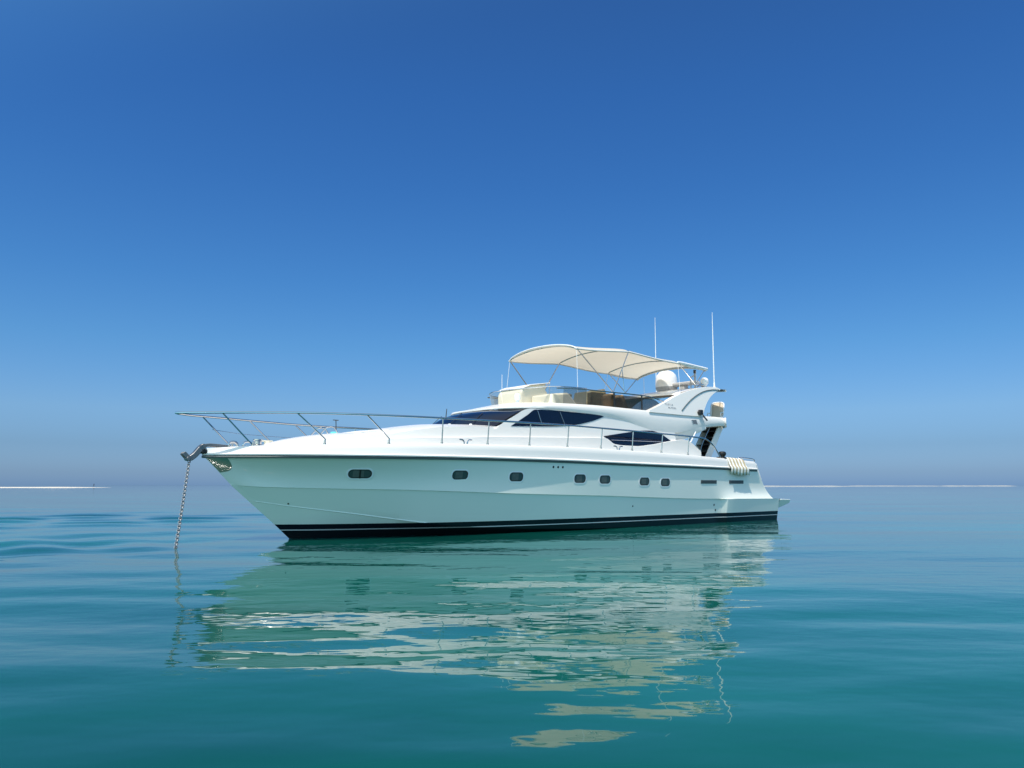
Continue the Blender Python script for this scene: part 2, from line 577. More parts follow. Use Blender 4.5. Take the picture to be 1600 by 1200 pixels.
def build_hull():
    b = MB()
    up = []
    NF = 10
    for t in TT:
        xk = lerp(1.22, -17.42, t); xr = lerp(1.85, -16.56, t)
        yk, zk, yr, zr = kn_y(xk), kn_z(xk), rub_y(xr), rub_z(xr)
        w = sstep(-13.9, -15.2, xk)
        flare = sstep(-9, 0.2, xk)
        row = []
        for j in range(NF + 1):
            f = j / NF
            y = lerp(yk, yr, f) - 0.11 * flare * math.sin(math.pi * f) * min(1, yr / .5)
            y += w * 0.17 * (1 - f) ** 5
            x = lerp(xk, xr, f) - 0.0
            row.append((x, max(0, y), lerp(zk, zr, f)))
        up.append(row)
    b.grid(up)
    # below the knuckle: set in a little, swelling outwards to the moulded quarter at the stern
    lo, step = [], []
    for i, t in enumerate(TT):
        xc = lerp(.80, -17.85, t)
        xk = lerp(1.22, -17.85, t)
        w = sstep(-14.25, -14.65, xk)
        yk = kn_y(xk) - 0.03 * min(1, kn_y(xk) / .3) + w * 0.19
        yc = ch_y(xc) + w * 0.12
        zk = kn_z(xk) - 0.008
        lo.append([(lerp(xc, xk, f), max(0, lerp(yc, yk, f)), lerp(ch_z(xc), zk, f)) for f in (0, .25, .5, .75, 1)])
        step.append([lo[-1][-1], up[i][0]])
    b.grid(lo)
    b.grid(step)
    bot = []
    for t in TT:
        xc = lerp(.80, -17.85, t)
        w = sstep(-14.25, -14.65, xc)
        k = (xc, 0, stem_z(xc)); c = (xc, ch_y(xc) + w * 0.12, ch_z(xc))
        bot.append([tuple(lerp(k[q], c[q], f) for q in range(3)) for f in (0, .33, .66, 1)])
    b.grid(bot)
    # transom
    edge = bot[-1] + lo[-1][1:] + up[-1]
    b.grid([edge, [(x, 0, z) for x, y, z in edge]])
    b.mirror()
    return b.build("hull", M['hull'], yacht, angle=16, weld=1e-4)


hull = build_hull()
hull_bvh = BVHTree.FromPolygons([v.co.copy() for v in hull.data.vertices], [tuple(p.vertices) for p in hull.data.polygons])


def on_hull(x, z, off=0.0):
    loc, nor, _, _ = hull_bvh.ray_cast(Vector((x, 6, z)), Vector((0, -1, 0)))
    if nor.y < 0:
        nor = -nor
    return loc + nor * off, nor


def hull_frame(x, z, off=0.0):
    """matrix whose X runs aft along the hull, Y up it, Z out of it"""
    p, n = on_hull(x, z, off)
    up = (Vector((0, 0, 1)) - n * n.z).normalized()
    xx = up.cross(n)
    return Matrix.Translation(p) @ Matrix((xx, up, n)).transposed().to_4x4()


def both_sides(o):
    """starboard twin of a part built to port"""
    c = copy_tree(o)
    c.matrix_basis = Matrix.Scale(-1, 4, (0, 1, 0)) @ o.matrix_basis
    c.parent = o.parent
    return c


# bulwark band above the rubbing strake, with its cap and inner wall
def build_bulwark():
    b = MB()
    rows = []
    for t in TT:
        x = lerp(1.93, -16.42, t)
        xr = lerp(1.86, -16.56, t)
        yr = rub_y(min(xr, 1.84)); zr = rub_z(xr); zt = top_z(x)
        yb = yr + 0.060 * min(1, yr / .25 + .35)
        tb = lerp(.012, .045, sstep(-6, 0, x))
        k = min(1, yr / 0.4)
        prof = [(yr - 0.02 * k, zr + 0.012), (yb, zr + 0.016), (yb + .004, zr + 0.045), (yr + .012, zr + 0.075), (lerp(yr + .012, yr - tb * k, .5), lerp(zr + .075, zt, .5) - .0),
                (yr - tb * k, zt - .035), (yr - (tb + .025) * k, zt - .006), (yr - .10 * k, zt), (yr - .26 * k, zt - .004), (yr - .28 * k, zt - .03), (yr - .30 * k, lerp(1.75, zt - .05, sstep(.4, 1.2, x)))]
        rows.append([(lerp(xr, x, j / 6) if j < 7 else x, max(0, y), z) for j, (y, z) in enumerate(prof)])
    b.grid(rows)
    b.add(rows[-1], [tuple(range(len(rows[-1])))])
    b.mirror()
    return b.build("bulwark", M['gelcoat'], yacht, angle=40, weld=1e-4)


build_bulwark()

b = MB()
path = [(lerp(1.88, -16.5, t), rub_y(min(1.84, lerp(1.86, -16.5, t))) + 0.006, rub_z(lerp(1.86, -16.5, t)) - .018) for t in TT]
b.tube(path, 0.030, 8)
b.mirror()
b.build("rubbing_strake", M['rub'], yacht)

# decks
b = MB()
rows = []
for t in TT:
    x = lerp(1.6, -13.9, t)
    y = max(0.0, rub_y(x) - .29)
    rows.append([(x, y * f, top_z(x) - 0.045 + 0.03 * (1 - f * f)) for f in (-1, -.6, -.2, .2, .6, 1)])
b.grid(rows)
b.build("foredeck", M['deck'], yacht, angle=60)
b = MB()
b.add([(-13.0, 2.15, 1.25), (-17.2, 2.1, 1.25), (-17.2, -2.1, 1.25), (-13.0, -2.15, 1.25)], [(0, 1, 2, 3)])
b.build("cockpit_floor", M['teak'], yacht)
b = MB()
b.prism([(-16.2, 1.25), (-16.35, 2.02), (-16.75, 2.02), (-17.35, .8), (-17.3, .76), (-16.3, .76)], -2.28, 2.28)
b.build("transom", M['gelcoat'], yacht, bevel=.04)

# swimming platform beyond the transom
b = MB()
b.prism([(-17.30, .765), (-18.70, .735), (-18.68, .60), (-18.25, .48), (-17.92, .40), (-17.30, .40)], lambda x, z: -(2.415 - .42 * (.76 - z)), lambda x, z: 2.415 - .42 * (.76 - z))
plat = b.build("swim_platform", M['hull'], yacht, bevel=.03)
b = MB()
b.tube([(-17.865, 2.430, .765), (-17.868, 2.385, .60), (-17.87, 2.335, .42), (-17.875, 2.30, .33)], .014, 6)
both_sides(b.build("platform_joint", M['black'], plat))
b = MB()
b.box((-18.1, 1.9, .775), (.24, .05, .04)); b.box((-18.02, 1.9, .80), (.06, .05, .06)); b.box((-18.2, 1.9, .80), (.05, .04, .05))
b.build("cleat", M['black'], yacht, bevel=.01)


# ------------------------------------------------------------------ portholes, vents, drains
def rounded(w, h, r, n=6):
    pts = []
    for cx, cy, a0 in ((w / 2 - r, h / 2 - r, 0), (-w / 2 + r, h / 2 - r, 90), (-w / 2 + r, -h / 2 + r, 180), (w / 2 - r, -h / 2 + r, 270)):
        for k in range(n + 1):
            a = R(a0 + 90 * k / n)
            pts.append((cx + r * math.cos(a), cy + r * math.sin(a)))
    return pts


def make_porthole(w, h, r, bar=False):
    root = empty("porthole", (0, 0, 0)); root.parent = yacht
    f = MB()
    o_ = rounded(w + .075, h + .075, r + .037); i_ = rounded(w, h, r)
    f.grid([[(x, y, -.02) for x, y in o_], [(x, y, .006) for x, y in o_], [(x, y, .008) for x, y in i_], [(x, y, -.02) for x, y in i_]], close=True)
    f.build("frame", M['antenna'], root)
    s = MB()
    j_ = rounded(w - .05, h - .05, r - .02)
    s.grid([[(x, y, -.03) for x, y in i_], [(x, y, .0075) for x, y in i_], [(x, y, .0075) for x, y in j_], [(x, y, .0) for x, y in j_]], close=True)
    if bar:
        s.box((0, 0, .008), (.035, h, .016))
    s.build("gasket", M['black'], root)
    g = MB()
    g.add([(x, y, .006) for x, y in i_], [tuple(range(len(i_)))])
    g.build("pane", M['port_glass'], root)
    c = MB()
    c.add([(-w * .30, -h * .40, .0068), (-w * .30, h * .40, .0068), (w * .16, h * .40, .0068), (w * .16, -h * .40, .0068)], [(3, 2, 1, 0)])
    c.build("curtain", M['curtain'], root)
    return root


wide = make_porthole(.56, .235, .115, True)
wide.matrix_basis = hull_frame(-1.24, 1.52, .012)
both_sides(wide)
first = make_porthole(.44, .235, .10)
for i, (x, z) in enumerate(((-3.70, 1.50), (-5.38, 1.465), (-7.62, 1.43), (-8.62, 1.41), (-10.34, 1.36), (-11.33, 1.335))):
    o = first if i == 0 else copy_tree(first)
    o.matrix_basis = hull_frame(x, z, .0)
    both_sides(o)

for x in (-13.62, -15.24):
    root = empty("hull_vent", (0, 0, 0)); root.parent = yacht
    v = MB(); v.box((0, 0, -.004), (.88, .115, .02)); v.build("frame", M['darkgrey'], root, bevel=.006)
    v = MB()
    for k in range(3):
        v.box((0, -.034 + .034 * k, .005), (.82, .012, .008))
    v.build("louvre", M['rub'], root)
    root.matrix_basis = hull_frame(x, 1.355, .004)
    both_sides(root)

proto = None
for x, z, r in ((-6.60, 1.735, .032), (-6.77, 1.735, .032), (-6.94, 1.735, .032), (.02, .82, .022), (-9.94, .63, .025), (-14.02, .60, .035), (-14.12, .43, .035)):
    if proto is None:
        d = MB(); d.lathe([(.001, .006), (.7, .006), (1, 0), (1, -.3)], 14)
        proto = d.build("drain_hole", M['black'], yacht)
        o = proto
    else:
        o = proto.copy(); COL.objects.link(o)
    o.matrix_basis = hull_frame(x, z, .003) @ Matrix.Diagonal((r, r, 1, 1))

# spray rails along the forward chine and bottom
for pts in ([(lerp(.78, -3.2, t), ch_y(lerp(.80, -3.18, t)) + .006, ch_z(lerp(.80, -3.18, t)) + .004) for t in [k / 24 for k in range(25)]],
            [(lerp(.30, -1.5, t), lerp(ch_y(lerp(.80, -1.5, t)), 0, .42) + .01, lerp(ch_z(lerp(.80, -1.5, t)), stem_z(lerp(.80, -1.5, t)), .42)) for t in [k / 16 for k in range(17)]]):
    b = MB()
    pts = [p for p in pts]
    b.tube(pts, [.004] + [.017] * (len(pts) - 2) + [.004], 6)
    if pts[0][0] > .5:
        both_sides(b.build("spray_rail", M['hull'], yacht))

# polished guard plate on the stem under the anchor
b = MB()
rows = []
for i in range(13):
    t = i / 12
    zz = 1.855 - .32 * t
    xs_ = 1.215 + (zz - 1.27)
    wd = .36 * math.sqrt(max(0, 1 - t ** 2.6)) + .001
    row = []
    for k in range(7):
        s = k / 6
        x = xs_ - .006 - wd * s
        loc, nor, _, _ = hull_bvh.ray_cast(Vector((x, 6, zz)), Vector((0, -1, 0)))
        y = loc.y if loc is not None else 0
        row.append((x, y + .008, zz))
    rows.append(row)
b.grid(rows)
b.mirror()
b.build("stem_plate", M['steel'], yacht, angle=60)

# ------------------------------------------------------------------ cabin
cab_b = spline([(.65, .02), (.55, .22), (.35, .48), (0, .72), (-.4, .95), (-1, 1.2), (-2, 1.5), (-3, 1.72), (-4, 1.85), (-5, 1.92), (-7, 1.98), (-10, 2.0), (-13.9, 1.98)])
tum = spline([(1.5, -.02), (2.2, 0), (2.45, .03), (2.8, .07), (3.3, .115), (3.7, .15)])


def cab_y(x, z):
    return max(0.0, cab_b(x) - tum(z) * min(1, cab_b(x) / 1.2))


trunk_z = spline([(.65, 2.10), (.4, 2.17), (0, 2.245), (-.5, 2.31), (-1, 2.38), (-2, 2.48), (-2.5, 2.57), (-3, 2.65), (-3.6, 2.73), (-4.4, 2.77), (-5.1, 2.79)])
side_z = spline([(.65, 2.10), (.4, 2.17), (0, 2.245), (-.5, 2.31), (-1, 2.38), (-2, 2.48), (-2.5, 2.57), (-3, 2.65), (-3.6, 2.73), (-4.4, 2.77), (-5.1, 2.79),
                 (-5.35, 2.92), (-5.6, 3.05), (-5.85, 3.18), (-6.1, 3.31), (-6.4, 3.36), (-12.6, 3.36)])
b = MB()
rows = []
xs = [lerp(.65, -5.1, (i / 60) ** 1.1) for i in range(61)] + [lerp(-5.1, -12.6, i / 50) for i in range(1, 51)]
for x in xs:
    zt = side_z(x); z0 = 1.9
    rows.append([(x, cab_y(x, lerp(z0, zt, f)), lerp(z0, zt, f)) for f in (0, .3, .5, .65, .8, .92, 1)])
b.grid(rows)
rows2 = []
for x in xs[:61]:
    zt = trunk_z(x); y0 = cab_y(x, zt)
    rows2.append([(x, y0 * f, zt + .13 * min(1, y0) * (1 - f ** 2.4)) for f in (1, .93, .8, .6, .4, .2, 0)])
b.grid(rows2)
b.add([(-12.6, cab_y(-12.6, 3.36), 3.36), (-12.6, cab_y(-12.6, 1.3), 1.3), (-12.6, 0, 1.3), (-12.6, 0, 3.36)], [(0, 1, 2, 3)])
b.mirror()
cabin = b.build("cabin", M['gelcoat'], yacht, angle=32, weld=1e-4)

# side coaming standing a little proud of the cabin, running aft to the cockpit
coam = spline([(-1.2, 2.24), (-1.4, 2.29), (-2.7, 2.42), (-3.9, 2.465), (-4.8, 2.515), (-6.4, 2.565), (-8, 2.61), (-9.0, 2.645), (-9.2, 2.63), (-9.55, 2.47), (-10.0, 2.445), (-10.5, 2.445),
               (-11.3, 2.52), (-12.2, 2.66), (-12.9, 2.735), (-13.15, 2.715), (-13.5, 2.56), (-13.83, 2.38)])
b = MB()
b.panel(-1.2, -13.83, coam, lambda x: 1.95, lambda x, z: cab_b(x) + .045 - .03 * max(0, z - 2.2), .14, nx=110, nz=4)
b.mirror()
b.build("coaming", M['gelcoat'], yacht, angle=50, bevel=.012)
b = MB()
b.panel(-13.78, -13.86, lambda x: 2.36, lambda x: 1.9, lambda x, z: 1.99, .5, nx=1, nz=1)
both_sides(b.build("cockpit_post", M['gelcoat'], yacht, bevel=.02))


def glass_poly(name, top, bot, x0, x1, off=.012, nx=40, nz=5):
    b = MB()
    b.panel(x0, x1, spline(top), spline(bot), lambda x, z: cab_y(x, z) + off, .03, nx=nx, nz=nz)
    b.mirror()
    return b.build(name, M['glass'], yacht, angle=40)


glass_poly("side_window", [(-5.60, 2.835), (-5.9, 3.0), (-6.2, 3.17), (-6.5, 3.335), (-7.1, 3.35), (-9.0, 3.33), (-9.22, 3.29)],
           [(-5.60, 2.83), (-6.5, 2.865), (-7.37, 2.91), (-8.03, 2.985), (-8.67, 3.12), (-9.22, 3.285)], -5.60, -9.22, nx=70)
glass_poly("saloon_window", [(-9.16, 2.70), (-10.1, 2.84), (-11.0, 2.95), (-11.4, 2.965), (-11.75, 2.91), (-12.32, 2.68)],
           [(-9.16, 2.69), (-9.4, 2.57), (-9.62, 2.46), (-10.5, 2.44), (-11.4, 2.50), (-12.32, 2.67)], -9.16, -12.32, off=.016)
for xa, za, xb, zb in ((-6.56, 3.31, -6.70, 2.90), (-7.41, 3.32, -7.58, 2.94)):
    b = MB()
    b.tube([(lerp(xa, xb, t), cab_y(lerp(xa, xb, t), lerp(za, zb, t)) + .018, lerp(za, zb, t)) for t in (0, .5, 1)], .014, 6)
    o = b.build("window_divider", M['steel'], yacht)
    both_sides(o)
b = MB()
b.tube([(x, cab_y(x, 2.585) + .024, 2.60 - .012 * (x + 9.5)) for x in (-9.45, -10.4, -11.4, -12.1)], .010, 6)
both_sides(b.build("window_divider", M['steel'], yacht))

# windscreen of the saloon, from side to side
b = MB()
rows = []
for i in range(33):
    s = -1 + 2 * i / 32
    a = abs(s)
    base = Vector((-4.70 - .40 * a ** 2.4, 1.775 * s, 2.90 - .11 * a ** 2))
    topp = Vector((-5.86 - .24 * a ** 2.2, 1.72 * s, 3.375 - .065 * a ** 2))
    row = []
    for j in range(9):
        t = j / 8
        p = base.lerp(topp, t)
        p.y *= 1 + .035 * t
        p.z += .10 * math.sin(math.pi * t) * (1 - .8 * a ** 3)
        p.x += .04 * math.sin(math.pi * t) * (1 - a ** 3)
        row.append(p)
    rows.append(row)
b.grid(rows)
b.build("windshield", M['glass'], yacht, angle=60)
for y0, ln in ((1.15, .75), (.35, .8), (-.7, .8)):
    b = MB()
    a = abs(y0) / 1.775
    x0_ = -4.66 - .40 * a ** 2.4
    b.tube([(x0_, y0, 2.93 - .11 * a * a), (x0_ - .5, y0 - .18, 3.26 - .08 * a), (x0_ - .62, y0 - .30, 3.30 - .08 * a)], .008, 6)
    w = b.build("wiper", M['black'], yacht)
    b = MB(); b.box((x0_ + .02, y0, 2.915 - .11 * a * a), (.05, .09, .05)); b.build("wiper_motor", M['antenna'], w, bevel=.015)

# ------------------------------------------------------------------ flying bridge
fly_half = spline([(-5.74, .02), (-5.75, .4), (-5.80, .8), (-5.90, 1.25), (-6.05, 1.55), (-6.3, 1.76), (-6.7, 1.86), (-7.3, 1.89), (-8.2, 1.905), (-12, 1.92), (-15.4, 1.91)])
fly_top = spline([(-5.74, 3.425), (-6.1, 3.46), (-6.45, 3.50), (-7.2, 3.565), (-8.2, 3.60), (-9.3, 3.62), (-11, 3.61), (-12.7, 3.605), (-13.8, 3.60), (-15.4, 3.615)])
fly_bot = spline([(-5.74, 3.375), (-6.1, 3.34), (-6.4, 3.325), (-6.93, 3.34), (-8.47, 3.325), (-9.29, 3.29), (-10.16, 3.21), (-10.8, 3.08), (-11.4, 2.95), (-11.9, 2.925), (-12.5, 2.93), (-12.83, 2.95),
                  (-13.34, 3.04), (-14.4, 3.21), (-15.2, 3.29), (-15.4, 3.30)])
b = MB()
rows = []
fx = [-5.74, -5.75, -5.77, -5.80, -5.85, -5.9, -5.97, -6.05, -6.15, -6.3, -6.5, -6.7] + [lerp(-6.9, -15.4, i / 70) for i in range(71)]
top_rows = []
for x in fx:
    h, zt, zb = fly_half(x), fly_top(x), fly_bot(x)
    e = min(.05, h * .5)
    bulge = .02
    outer = [(h - .26 * min(1, h), zb + .015), (h - .05, zb + .002), (h - .015, zb + .02), (h + bulge * .6, lerp(zb, zt, .3)), (h + bulge * .4, lerp(zb, zt, .6)), (h - .015, zt - .05), (h - .05, zt - .008), (h - .09, zt)]
    rows.append([(x, max(0, y), z) for y, z in outer])
b.grid(rows)
b.add(rows[-1], [tuple(range(len(rows[-1])))])
# coaming cap and inner wall; the cowl forward of the cockpit
cap = []
for x in fx:
    h, zt = fly_half(x), fly_top(x)
    k = sstep(-6.0, -7.0, x)
    cap.append([(x, max(0, h - .09), zt), (x, max(0, h - .26), zt + .03 * k), (x, max(0, h - .29) , zt + .02 * k - .02), (x, max(0, h - .30), lerp(zt - .03, 3.28, sstep(-6.9, -7.05, x)))])
b.grid(cap)
cowl = []
for x in [q for q in fx if q > -7.7]:
    h, zt = max(0.0, fly_half(x) - .22), fly_top(x)
    k = sstep(-5.75, -6.9, x)
    cowl.append([(x, h * f, zt + .02 * k + .11 * k * (1 - f * f)) for f in (0, .25, .5, .75, .9, 1)])
b.grid(cowl)
# underside
und = []
for x in fx[6:]:
    h, zb = fly_half(x), fly_bot(x)
    und.append([(x, max(0, h - .26), zb + .015), (x, 0, max(zb + .02, 3.30))])
b.grid(und)
b.mirror()
b.build("flybridge", M['gelcoat'], yacht, angle=38, weld=1e-4)
b = MB()
b.add([(-7.0, 1.75, 3.33), (-15.4, 1.75, 3.33), (-15.95, 1.2, 3.33), (-16.05, 0, 3.33), (-15.95, -1.2, 3.33), (-15.4, -1.75, 3.33), (-7.0, -1.75, 3.33)], [tuple(range(7))])
b.build("flybridge_floor", M['teak'], yacht, solid=.04)
# aft rim of the fly deck
b = MB()
b.grid([[(-15.38, y_, 3.60), (-15.42, y_, 3.30)] if abs(y_) > 1.9 else [(-15.40 - .95 * (1 - (y_ / 1.95) ** 4), y_, 3.60), (-15.40 - .98 * (1 - (y_ / 1.95) ** 4), y_, 3.29)] for y_ in np.linspace(-1.98, 1.98, 25)])
b.build("flybridge_rim", M['gelcoat'], yacht, solid=.06)
# buttress wings under the overhang, carrying the flying bridge beside the cockpit
b = MB()
wing_bot = spline([(-10.6, 3.14), (-11.02, 3.02), (-11.5, 2.89), (-12.0, 2.76), (-12.44, 2.70), (-12.9, 2.72), (-13.29, 2.79), (-13.8, 2.97), (-14.3, 3.15)])
b.panel(-10.6, -14.3, lambda x: max(wing_bot(x) + .01, fly_bot(x) + .06), wing_bot, lambda x, z: 1.78 + .13 * sstep(2.6, 3.2, z), .12, nx=40, nz=5)
b.mirror()
b.build("buttress", M['gelcoat'], yacht, angle=50)

# shadow gap and emblem on the fly side
b = MB()
b.tube([(x, fly_half(x) - .012 + (.0), fly_top(x) - .0) for x in np.linspace(-11.6, -14.1, 12)], .012, 6)
both_sides(b.build("seam_trim", M['rub'], yacht))
b = MB()
yf_ = fly_half(-13.65) + .016
b.prism([(-13.53, 3.43), (-13.74, 3.41), (-13.80, 3.28), (-13.59, 3.30)], yf_ - .02, yf_)
for k in range(3):
    b.box((-13.61 - .025 * k, yf_ - .002, 3.415 - .055 * k), (.27, .014, .022), Matrix.Rotation(R(6), 3, 'Y'))
b.build("emblem", M['mark'], yacht)

# ------------------------------------------------------------------ radar arch
arch_up = spline([(-11.3, 3.61), (-11.7, 3.75), (-12.22, 3.95), (-12.84, 4.20), (-13.68, 4.46), (-14.3, 4.60), (-14.8, 4.67), (-15.24, 4.69), (-15.47, 4.645)])
arch_lo = spline([(-11.3, 3.55), (-14.08, 3.56), (-14.16, 3.66), (-14.3, 3.84), (-14.53, 4.10), (-14.88, 4.36), (-15.2, 4.52), (-15.47, 4.61)])


def arch_y(x, z):
    return 1.93 - .19 * (z - 3.6)


b = MB()
b.panel(-11.3, -15.47, arch_up, arch_lo, arch_y, .17, nx=60, nz=6)
b.mirror()
b.build("radar_arch", M['gelcoat'], yacht, angle=50, bevel=.025)
b = MB()
rows = []
for x, z in ((-13.1, 4.27), (-13.3, 4.37), (-13.9, 4.52), (-14.6, 4.64), (-15.9, 4.66), (-15.9, 4.58), (-14.6, 4.52), (-13.9, 4.37), (-13.3, 4.22)):
    rows.append([(x, y, z + .04 * (1 - (y / 1.7) ** 2)) for y in np.linspace(-1.68, 1.68, 13)])
rows.append(rows[0])
b.grid(rows)
b.build("arch_crossbeam", M['gelcoat'], yacht, angle=50)
b = MB()
gp = smooth_path([(-15.36, 0, 4.60), (-14.9, 0, 4.565), (-14.4, 0, 4.46), (-13.85, 0, 4.24), (-13.4, 0, 3.99), (-12.98, 0, 3.70)], 6)
b.tube([(p.x, arch_y(p.x, p.z) + .004, p.z) for p in gp], .020, 6)
both_sides(b.build("arch_trim", M['rub'], yacht))
# two rows of small grey letters on the arch foot, too worn to read
for z0, x0, marks in ((3.872, -12.16, "FLEILE"), (3.765, -12.30, "NLTEEL")):
    x = x0
    for ch in marks:
        poly = {'F': [(0, 0), (0, .05), (-.045, .05), (-.045, .04), (-.012, .04), (-.012, 0)],
                'L': [(0, .05), (0, 0), (-.04, 0), (-.04, .010), (-.012, .010), (-.012, .05)],
                'E': [(0, 0), (0, .05), (-.04, .05), (-.04, .04), (-.012, .03), (-.012, .022), (-.04, .01), (-.04, 0)],
                'I': [(0, 0), (0, .05), (-.013, .05), (-.013, 0)],
                'T': [(-.018, 0), (-.018, .04), (0, .04), (0, .05), (-.05, .05), (-.05, .04), (-.031, .04), (-.031, 0)],
                'N': [(0, 0), (0, .05), (-.014, .05), (-.038, .02), (-.038, .05), (-.05, .05), (-.05, 0), (-.038, 0), (-.012, .032), (-.012, 0)]}[ch]
        b = MB()
        b.prism([(x + p, z0 - .025 + q) for p, q in poly], lambda xx, zz: arch_y(xx, zz) - .004, lambda xx, zz: arch_y(xx, zz) + .006)
        b.build("lettering", M['mark'], yacht)
        x -= .072
# antennas, domes and radar on the arch
for x, y, z0, z1, r in ((-15.28, 1.62, 4.66, 7.43, .022), (-15.78, -1.40, 4.62, 7.82, .020)):
    b = MB(); b.tube([(x, y, z0), (x, y, z0 + .9), (x - .01, y, lerp(z0, z1, .7)), (x - .02, y, z1)], [r, r * .9, r * .7, r * .35], 8)
    w = b.build("whip_antenna", M['antenna'], yacht)
    b = MB(); b.lathe([(.05, 0), (.05, .06), (.03, .10), (.03, .22), (.001, .24)], 12, (x, y, z0 - .02)); b.build("antenna_base", M['antenna'], w)
b = MB()
b.lathe([(.001, .80), (.13, .78), (.26, .72), (.36, .61), (.405, .47), (.415, .30), (.415, .14)], 28, (-15.42, -.62, 4.78))
dome = b.build("satellite_dome", M['antenna'], yacht, angle=60)
b = MB()
b.lathe([(.41, .14), (.40, .06), (.33, -.02), (.24, -.05), (.21, -.16), (.001, -.16)], 28, (-15.42, -.62, 4.78))
b.build("dome_base", M['greyshell'], dome)
b = MB()
b.lathe([(.001, .17), (.08, .155), (.135, .10), (.15, .02), (.13, -.06), (.08, -.10), (.07, -.16)], 18, (-15.12, 1.32, 4.90))
b.build("gps_dome", M['antenna'], yacht, angle=60)
b = MB()
b.box((-15.45, .15, 4.98), (.34, 1.25, .13)); b.box((-15.45, .15, 4.82), (.26, .26, .22))
b.build("radar_scanner", M['greyshell'], yacht, bevel=.04)
b = MB()
b.tube([(-15.0, 1.0, 4.66), (-15.0, 1.0, 5.25)], .03, 8); b.tube([(-15.02, .8, 4.66), (-15.02, .8, 5.15)], .02, 8)
b.tube([(-14.9, 1.05, 5.16), (-15.15, .75, 5.16)], .02, 8)
mast = b.build("light_mast", M['greyshell'], yacht)
b = MB(); b.lathe([(.001, .12), (.05, .12), (.05, 0), (.001, 0)], 12, (-15.0, 1.0, 5.25)); b.build("navigation_light", M['black'], mast)
b = MB()
b.tube([(-14.75, 1.28, 4.72), (-14.95, 1.28, 4.80), (-15.05, 1.28, 4.80)], [.03, .04, .09], 12)
b.build("horn", M['steel'], yacht)
# lamp and hailer bracket at the arch foot
b = MB()
b.box((-13.93, 1.98, 3.70), (.17, .10, .17)); b.box((-13.86, 1.94, 3.68), (.06, .12, .10))
lamp = b.build("deck_lamp", M['black'], yacht, bevel=.02)
b = MB(); b.tube([(-13.98, 2.03, 3.60), (-14.17, 2.06, 3.43)], .028, 8); b.build("lamp_bracket", M['darkgrey'], lamp)

# ------------------------------------------------------------------ flying bridge fittings
scr_half = [(-6.88, 0), (-6.91, .3), (-7.03, .6), (-7.24, .95), (-7.47, 1.25), (-7.70, 1.46), (-7.95, 1.58), (-8.3, 1.64), (-8.70, 1.67)]
scr = smooth_path([(x, y, 0) for x, y in scr_half], 6)


def screen_rows(pts, z_base, z_top, lean):
    rows = []
    for i, p in enumerate(pts):
        t = i / max(1, len(pts) - 1)
        n = Vector((.9, .3, 0)) if p.y < .9 else Vector((.5, .8, 0))
        rows.append([(p.x + n.x * lean * f, p.y + n.y * lean * f, lerp(z_base(p), z_top(p), f)) for f in (0, .33, .66, 1)])
    return rows


zb_ = lambda p: 3.56 if p.x > -7.6 else 3.60
zt_ = lambda p: 4.06 + .05 * sstep(-6.9, -7.6, p.x) - .0 * sstep(-8.3, -8.75, p.x)
cut = 34
b = MB()
rr = screen_rows(scr[:cut + 1], zb_, zt_, .13)
b.grid(rr)
b.mirror()
wind = b.build("windscreen", M['clear'], yacht, angle=60)
b = MB()
rr2 = screen_rows(scr[cut:], zb_, zt_, .13)
b.grid(rr2)
both_sides(b.build("windscreen_side", M['smoke_light'], wind, angle=60))
b = MB()
full = screen_rows(scr, zb_, zt_, .13)
mid = [Vector(r[3]) + Vector((0, 0, .0)) for r in full]
b.tube(mid, .012, 6)
b.mirror()
b.build("windscreen_trim", M['steel'], wind)

# helm console with its sloping cover
b = MB()
b.prism([(-7.15, 3.30), (-7.15, 3.98), (-7.24, 4.12), (-7.50, 4.24), (-8.12, 4.34), (-8.22, 4.33), (-8.16, 4.16), (-8.5, 3.8), (-8.6, 3.30)], -.62, .48)
b.build("helm_console", M['cream'], yacht, bevel=.05, segs=3)
b = MB(); b.prism([(-7.2, 4.15), (-7.5, 4.262), (-8.3, 4.385), (-8.3, 4.36), (-7.5, 4.235), (-7.2, 4.12)], -.68, .54); b.build("console_cover", M['antenna'], yacht, bevel=.01)
b = MB(); b.prism([(-7.5, 3.30), (-7.5, 3.90), (-8.2, 3.98), (-8.6, 3.62), (-8.6, 3.30)], .55, 1.45); b.build("seat_locker", M['cream'], yacht, bevel=.06, segs=3)
b = MB()
b.lathe([(.07, 0), (.07, .06), (.045, .09), (.045, .14), (.085, .17), (.085, .30), (.06, .34), (.001, .35)], 16, (-6.62, .95, 3.53))
b.build("searchlight", M['antenna'], yacht)
# seats and cushions
for (x, y, w, dp, zs, rake) in ((-9.6, .35, .75, .6, 3.78, .25), (-9.6, -.6, .75, .6, 3.78, .25), (-10.3, .9, .7, .55, 3.80, -.35)):
    s = MB(); s.box((x, y, zs - .25), (dp * .8, w * .9, .40)); seat = s.build("helm_seat", M['brown'], yacht, bevel=.04)
    s = MB(); s.box((x, y, zs), (dp, w, .13)); s.build("seat_cushion", M['tan'], seat, bevel=.05, segs=3)
    s = MB(); s.box((x - math.copysign(dp * .5, rake), y, zs + .22), (.14, w, .48), Matrix.Rotation(-rake, 3, 'Y')); s.build("backrest", M['tan'], seat, bevel=.05, segs=3)
s = MB(); s.box((-11.6, -1.35, 3.52), (4.4, .65, .42)); s.box((-13.5, -.2, 3.52), (.6, 2.4, .42)); sofa = s.build("sofa", M['brown'], yacht, bevel=.04)
s = MB(); s.box((-11.6, -1.33, 3.78), (4.35, .62, .12)); s.box((-13.5, -.2, 3.78), (.58, 2.35, .12)); s.build("seat_cushion", M['tan'], sofa, bevel=.05, segs=3)
